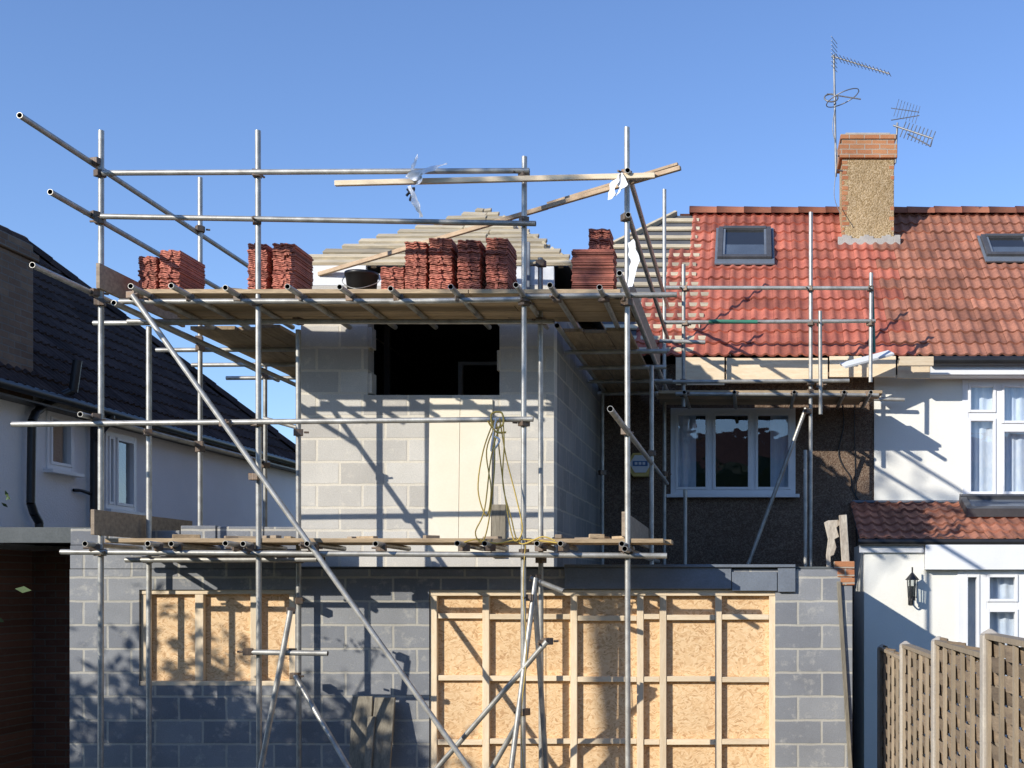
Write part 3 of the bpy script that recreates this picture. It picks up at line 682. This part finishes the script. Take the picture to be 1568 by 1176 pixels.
for px in (200,262,345,440,520,598,690,790,842,918):
    y0=FD-R(.28,.42); x=X(px,y0); T_((x,y0,5.36),(x+R(-.02,.02),11.92,5.352)); coup((x,FD-.04,5.335))
for px in (130,226,262,345,372,470,575,700,742,822,858,952):
    y0=FD-R(.15,.3); x=X(px,y0); T_((x,y0,3.18),(x+R(-.02,.02),11.45,3.168)); coup((x,FD-.04,3.15))
def br(a,b,da=10.58,db=10.58): T_(P(*a,da),P(*b,db)); coup(P(*a,da+.04)); 
br((203,452),(735,1200)); coup(P(390,730,10.63)); coup(P(466,835,10.63)); coup(P(345,648,10.62))
br((838,982),(640,1210),10.6,10.9); br((445,935),(395,1200),10.62,10.55); br((452,1035),(548,1200),11.2,10.8)
br((820,885),(780,1200),10.78,10.5); T_(P(818,900,10.85),P(838,1200,11.0)); T_(P(812,885,10.8),P(862,905,10.8)); br((803,1090),(740,1200),10.75,10.9)
coup(P(380,998,10.65)); coup(P(812,915,10.75)); coup(P(830,985,10.65)); coup(P(445,998,10.7)); coup(P(458,920,11.3)); coup(P(800,1090,10.7))
BY=14.8
for px,top,bz in ((1241,325,None),(1233,690,None),(1256,478,4.9),(1333,418,5.3)):
    z0=3.0 if bz is None else bz; x=X(px,BY); y=BY-(.06 if px in(1233,1256) else 0); T_((x,y,z0),(x+R(-.01,.01),y,Z(top,BY)))
for a,b,py in ((1020,1335,442),(1015,1340,495),(1000,1300,586),(1035,1345,604)): T_((X(a,BY),BY-.05,Z(py,BY)),(X(b,BY),BY-.05,Z(py+random.choice((-2,1,2)),BY)))
T_((X(1000,15.5),15.5,Z(604,15.5)),(X(1385,15.5),15.5,Z(612,15.5))); T_(P(1010,522,BY-.1),P(1080,524,BY-.1))
T_(P(1085,492,BY-.11),P(1160,493,BY-.11),2); T_(P(1335,440,BY+.06),P(1338,540,BY+.06),2)
T_(P(1234,625,BY+.05),P(1145,866,BY+.05)); 
for px in (1050,1125,1215,1290,1330): x=X(px,BY); T_((x,BY-.3,5.13),(x,15.65,5.12)); coup((x,BY-.05,5.15))
for px,py in ((1241,442),(1241,495),(1241,586),(1241,600),(1333,442),(1333,495),(1050,442),(1050,495),(1233,700),(1256,495),(1256,590),(1048,604),(1237,630)): coup(P(px,py,BY-.03))
t.build(); cp.build()
db=MB('deck_boards',[board,board_y,toe],S,.003)
def boards_x(x0,x1,y0,n,z,wd=.222,jl=.12,m=0):
    for i in range(n):
        x=x0+R(-jl,jl)
        while x<x1-.3:
            e=min(x+R(2.6,3.6),x1+R(-jl,jl)); 
            if x1-e<.5: e=x1+R(-jl,jl)
            j=R(-.003,.004); db.box(x,e-.006,y0+i*(wd+.008),y0+i*(wd+.008)+wd,z+j,z+j+.038,m); x=e
boards_x(X(203,FD),X(950,FD),FD-.03,5,5.379,jl=.05)
boards_x(X(160,FD),X(1022,FD),FD-.0,3,3.197,jl=.03)
def boards_y(y0,y1,x0,n,z,wd=.222):
    for i in range(n):
        j=R(-.003,.004); db.box(x0+i*(wd+.008),x0+i*(wd+.008)+wd,y0+R(-.1,.05),y1+R(-.1,.1),z+j,z+j+.038,1)
boards_y(11.96,14.8,-5.52,4,5.335); boards_y(11.96,15.7,-1.87,3,5.30)
boards_x(X(1010,BY),X(1340,BY),BY-.06,4,5.155)
db.beam((LX+.06,10.6,5.52),(LX+.06,12.2,5.52),.035,.22,2); db.beam((RX,10.7,3.36),(RX,13.2,3.33),.035,.22,2); db.beam((LX+.04,10.55,3.37),(LX+.04,12.4,3.37),.035,.22,2)
db.beam((RX+.02,10.8,5.50),(RX+.02,14.5,5.48),.035,.22,2)
for i in range(16):
    x=R(X(215,FD),X(940,FD)); T=Matrix.Translation((x,R(10.75,11.2),5.42))@Matrix.Rotation(R(-1,1),4,'Z'); db.box(-R(.04,.12),R(.04,.12),-.025,.025,0,R(.02,.05),random.choice((0,2)),T)
for i in range(18):
    x=R(X(240,FD),X(1010,FD)); T=Matrix.Translation((x,R(10.75,11.3),3.237))@Matrix.Rotation(R(-1.5,1.5),4,'Z'); db.box(-R(.03,.14),R(.03,.14),-.03,.03,0,R(.015,.04),random.choice((0,2)),T)
db.build()
gr=MB('timber_guard_rails',[rail_t,timber_x],S,.003)
gr.beam(P(513,281,10.6),P(1003,269,10.6),.04,.045,1); gr.beam(P(488,420,12.0),P(838,317,11.1),.035,.04); gr.beam(P(830,319,11.05),P(1042,257,10.55),.035,.038); gr.beam(P(838,312,11.15),P(1038,251,10.7),.025,.025)
gr.build()

# ------------------------------------------------------------------ tile stacks
def stack(name,cols,yd,depth=.42,long_side=False):
    e=empty(name); o=MB('tiles',[stack_t],e)
    for (pa,pb,ptop) in cols:
        x0,x1=X(pa,yd),X(pb,yd); z=5.42; zt_=Z(ptop,yd); wd=x1-x0
        while z<zt_:
            jx=R(-.006,.006); jy=R(-.012,.012); th=.013
            n=8; vs=[]
            a0=x0+jx+R(0,.006); a1=x1+jx-R(0,.006); y0=yd+jy; y1=yd+depth+jy
            for y in (y0,y1):
                for zz_ in (z,z+th): vs+=[(a0+(a1-a0)*i/n,y+(.006*math.sin(i*2+z*40) if y==y0 and not long_side else 0),zz_+(0 if long_side else .006*math.sin(i/n*math.pi*4))) for i in range(n+1)]
            q=n+1; fs=[]
            for i in range(n):
                fs+=[(i,i+1,q+i+1,q+i),(q+i,q+i+1,3*q+i+1,3*q+i),(2*q+i,3*q+i,3*q+i+1,2*q+i+1),(i,2*q+i,2*q+i+1,i+1)]
            fs+=[(0,q,3*q,2*q),(n,2*q+n,3*q+n,q+n)]
            o.add(vs,fs)
            c=(a0+a1)/2+R(-.015,.015)
            if not long_side and random.random()<.8: o.box(c-.012,c+.012,y0-.012,y0+.02,z,z+.016)
            z+=.0185
    o.build()
stack('roof_tile_stack',[(212,240,392),(244,276,384)],10.95,.5)
stack('roof_tile_stack',[(379,409,374),(417,452,373)],10.95,.45)
stack('roof_tile_stack',[(582,618,409)],10.98,.35)
stack('roof_tile_stack',[(620,653,371),(657,692,366),(700,735,369),(744,778,364)],10.97,.42)
stack('roof_tile_stack',[(875,940,382)],10.98,.25,True); stack('roof_tile_stack',[(901,934,350)],11.25,.3)
bk_=empty('black_bucket'); o=MB('bucket_body',[black_pl,steel],bk_); c=Vector((X(554,11.3),11.3,5.42)); n=24
def rg_(r,z): return [c+Vector((r*math.cos(2*math.pi*i/n),r*math.sin(2*math.pi*i/n),z)) for i in range(n)]
vs=rg_(.115,0)+rg_(.145,.27)+rg_(.155,.27)+rg_(.155,.30)+rg_(.140,.30)+rg_(.108,.01)
o.add(vs,[(k*n+i,k*n+(i+1)%n,(k+1)*n+(i+1)%n,(k+1)*n+i) for k in range(5) for i in range(n)]+[tuple(range(5*n,6*n)),tuple(range(n-1,-1,-1))],0,True)
o.path([c+Vector((-.155,0,.28)),c+Vector((-.16,-.05,.2)),c+Vector((0,-.16,.12)),c+Vector((.16,-.05,.2)),c+Vector((.155,0,.28))],.004,1); o.build()

# ------------------------------------------------------------------ hanging yellow rope
rp_=empty('yellow_rope_coil'); o=MB('rope',[cable_y,plastic],rp_); d=10.62
def rr_(pts,r=.0065,m=0): o.path([P(a,b,d+R(-.03,.03)) for a,b in pts],r,m)
rr_([(758,640),(740,690),(732,750),(745,790),(752,750),(745,690),(762,645)])
rr_([(765,640),(775,700),(790,760),(800,810),(788,828),(778,790),(768,720),(760,645)])
rr_([(757,650),(757,720),(748,800),(738,830),(728,815),(742,780),(752,700),(766,650)])
rr_([(770,642),(772,680),(770,740),(782,790),(796,832),(830,822),(850,828)])
rr_([(745,640),(755,655),(770,650),(768,632),(752,635),(758,660),(775,662)],.009)
rr_([(700,835),(728,826),(760,832),(800,826),(860,832)])
rr_([(757,668),(765,675),(752,690),(760,640)],.009,1)
rr_([(805,830),(801,900),(806,1000),(798,1100),(803,1200)],.004); o.build()

# ------------------------------------------------------------------ torn plastic wraps
def wrap(name,segs):
    e=empty(name); o=MB('plastic_film',[plastic],e)
    for (pts,wd) in segs:
        pts=[Vector(p) for p in pts]; n=14; vs=[]; m=4
        a=(pts[-1]-pts[0]).normalized(); side=a.cross(Vector((.66,.75,-.4))).normalized()
        for i in range(n+1):
            tt=i/n*(len(pts)-1); k=min(int(tt),len(pts)-2); p=pts[k].lerp(pts[k+1],tt-k)
            for j in range(m+1):
                s_=(j/m-.5)*wd*(1-.5*abs(i/n-.4)); q=noise.noise_vector(p*8+Vector((j*.6,i*.3,0)))*.022
                vs.append(p+side*s_+q)
        o.add(vs,[(i*(m+1)+j,i*(m+1)+j+1,(i+1)*(m+1)+j+1,(i+1)*(m+1)+j) for i in range(n) for j in range(m)],0,True)
    o.build()
wrap('torn_plastic_wrap',[([P(628,272,10.6),P(632,255,10.5),P(638,238,10.5)],.08),([P(628,275,10.55),P(650,262,10.5),P(684,250,10.5)],.06),([P(622,268,10.5),P(645,268,10.5),P(640,282,10.5)],.10),([P(628,285,10.55),P(636,310,10.5),P(645,332,10.5)],.06)])
wrap('torn_plastic_wrap',[([P(945,268,10.6),P(938,285,10.55),P(936,305,10.5)],.09),([P(948,268,10.6),P(955,285,10.5),P(942,300,10.5)],.08),([P(965,370,10.6),P(972,400,10.55),P(964,440,10.6)],.10)])
wb=MB('cable_tie_bundle',[black_pl]); wb.path([P(624,290,10.6),P(632,300,10.55),P(628,306,10.6),P(634,288,10.6),P(622,300,10.6)],.012); wb.build()

lb=empty('leaning_planks'); o=MB('planks',[oldwood],lb,.004)
o.beam((X(548,11.2),11.05,0.02),(X(557,11.44),11.42,1.78),.19,.035,0,up=(0,-1,.2)); o.beam((X(580,11.2),10.95,0.02),(X(590,11.4),11.40,1.77),.19,.035,0,up=(0,-1,.2)); o.beam((X(560,11.1),10.85,0.02),(X(568,11.3),11.33,1.6),.07,.03,0,up=(0,-1,.2))
o.build()

# ------------------------------------------------------------------ fence
FE=empty('woven_panel_fence'); o=MB('fence_posts',[concrete],FE,.008); pn=MB('woven_panels',[fence_m,fence_b],FE); FX=1.34
def ft(y): return 2.14+(12.6-y)*.062
ysf=[12.4-1.86*i for i in range(6)]
for y in ysf:
    h=ft(y)+.04; o.box(FX-.05,FX+.05,y-.05,y+.05,gz(y)-.2,h)
    vs=[(FX-.05,y-.05,h),(FX+.05,y-.05,h),(FX+.05,y+.05,h),(FX-.05,y+.05,h),(FX,y,h+.04)]; o.add(vs,[(0,1,4),(1,2,4),(2,3,4),(3,0,4)])
for a,b in zip(ysf,ysf[1:]):
    ya,yb=a-.06,b+.06; ztop=ft((a+b)/2)-.04; zb_=max(gz(ya),gz(yb))-.05; nV=5
    pn.box(FX-.04,FX+.04,yb,ya,ztop,ztop+.03,1); pn.box(FX-.035,FX+.035,yb,ya,zb_,zb_+.05,1)
    for i in range(nV+1):
        y=yb+.02+(ya-yb-.04)*i/nV; pn.box(FX-.033,FX-.012,y-.022,y+.022,zb_,ztop,1); pn.box(FX+.012,FX+.033,y-.022,y+.022,zb_,ztop,1)
    z=zb_+.05; row=0
    while z<ztop-.03:
        n=30; vs=[]; hgt=.085
        for i in range(n+1):
            y=yb+(ya-yb)*i/n; s_=(1 if row%2 else -1)*math.sin(math.pi*(i/n)*nV)*.028; lean=R(-.002,.002)
            vs+=[(FX+s_+.004,y,z+lean),(FX+s_-.004,y,z+hgt+lean)]
        pn.add(vs,[(2*i,2*i+2,2*i+3,2*i+1) for i in range(n)],0,True); z+=.079; row+=1
o.build(); pn.build()

# ------------------------------------------------------------------ garden trees to the left (cast the dappled shade)
def tree(name,base,centre,rad,nl,ls=.06,extra=(),nlimb=14,sp=.28):
    e=empty(name); b=MB('trunk_and_limbs',[bark],e); base=Vector(base); centre=Vector(centre)
    def limb(p,q,r0,r1):
        n=8;vs=[];k=5
        for i in range(k+1):
            c=p.lerp(q,i/k)+noise.noise_vector(p.lerp(q,i/k)*1.5)*.08*(1 if 0<i<k else 0); r=r0+(r1-r0)*i/k; a=(q-p).normalized(); s1=a.cross(Vector((.2,1,.1))).normalized(); s2=a.cross(s1)
            vs+=[c+(s1*math.cos(2*math.pi*j/n)+s2*math.sin(2*math.pi*j/n))*r for j in range(n)]
        b.add(vs,[(i*n+j,(i+1)*n+j,(i+1)*n+(j+1)%n,i*n+(j+1)%n) for i in range(k) for j in range(n)],0,True)
    fork=base.lerp(centre,.55); limb(base,fork,.14,.1); tips=[]
    for i in range(nlimb):
        d=Vector((R(-1,1),R(-1,1),R(-.6,1))).normalized(); q=centre+Vector((d.x*rad[0],d.y*rad[1],d.z*rad[2]))*R(.45,.95); limb(fork,q,.05,.012); tips.append(q)
        for j in range(3):
            q2=q+Vector((R(-.5,.5),R(-.5,.5),R(-.4,.5))); limb(fork.lerp(q,.7),q2,.02,.005); tips.append(q2)
    for p in extra: limb(fork,Vector(p),.03,.004)
    b.build(); lf_=MB('foliage',[leaf],e)
    for i in range(nl):
        tpt=random.choice(tips); p=tpt+Vector((random.gauss(0,sp),random.gauss(0,sp),random.gauss(0,sp)))
        u=Vector((R(-1,1),R(-1,1),R(-1,1))).normalized(); v=u.cross(Vector((R(-1,1),R(-1,1),R(-1,1)))).normalized(); s_=ls*R(.6,1.3)
        lf_.add([p-u*s_,p+v*s_*.45,p+u*s_,p-v*s_*.45],[(0,1,2,3)])
    for p0 in extra:
        for i in range(40):
            p=Vector(p0)+Vector((random.gauss(-.15,.10),random.gauss(0,.12),random.gauss(0,.05))); u=Vector((R(-1,1),R(-1,1),R(-1,1))).normalized(); v=u.cross(Vector((0,1,.3))).normalized()
            lf_.add([p-u*.03,p+v*.014,p+u*.03,p-v*.014],[(0,1,2,3)])
    lf_.build()
tree('garden_tree',(-9.4,6.2,.6),(-9.3,6.2,3.2),(2.1,1.2,1.4),16000,.085,nlimb=24)
tree('garden_tree',(-7.9,5.8,.7),(-7.8,6.0,2.5),(1.0,.8,.8),3000,.08,nlimb=12)
tree('garden_shrub',(-6.8,9.0,.3),(-7.1,9.0,2.2),(.6,.6,.9),900,.05,extra=[(-5.62,9.1,3.55)],sp=.18)
tree('tall_garden_tree',(-9.9,1.6,1.1),(-10.0,1.9,10.8),(.7,.6,.5),220,.13,nlimb=5,sp=.22)

# ------------------------------------------------------------------ light, sky, camera
sd=Vector((.88,1,-.55)).normalized()
sl_=bpy.data.lights.new('sun','SUN'); sl_.energy=5.0; sl_.angle=math.radians(.5); sl_.color=(1,.95,.86)
so=bpy.data.objects.new('sun',sl_); so.rotation_euler=sd.to_track_quat('-Z','Y').to_euler(); so.location=(-10,-10,15); bpy.context.collection.objects.link(so)
wd=bpy.data.worlds.new('World'); bpy.context.scene.world=wd; wd.use_nodes=True; nt=wd.node_tree
sk=N(nt,'ShaderNodeTexSky',sky_type='NISHITA'); sk.sun_disc=False; sk.sun_elevation=math.asin(-sd.z); sk.sun_rotation=math.atan2(-sd.x,-sd.y); sk.air_density=1.0; sk.dust_density=.1; sk.ozone_density=1.8
tint=mix(nt,1.,sk.outputs[0],(1.0,1.15,1.5),'MULTIPLY')
bg=nt.nodes['Background']; L(nt,tint,bg.inputs[0]); bg.inputs[1].default_value=.138
cam=bpy.data.cameras.new('camera'); co=bpy.data.objects.new('camera',cam); bpy.context.collection.objects.link(co)
co.location=(0,0,EYE); co.rotation_euler=(math.radians(90),0,0); cam.sensor_width=36; cam.lens=36*F/1568
cam.shift_x=(784-1150)/1568; cam.shift_y=(900-588)/1568; cam.clip_end=2000
bpy.context.scene.camera=co
vs_=bpy.context.scene.view_settings; vs_.view_transform='Standard'; vs_.look='None'; vs_.exposure=0
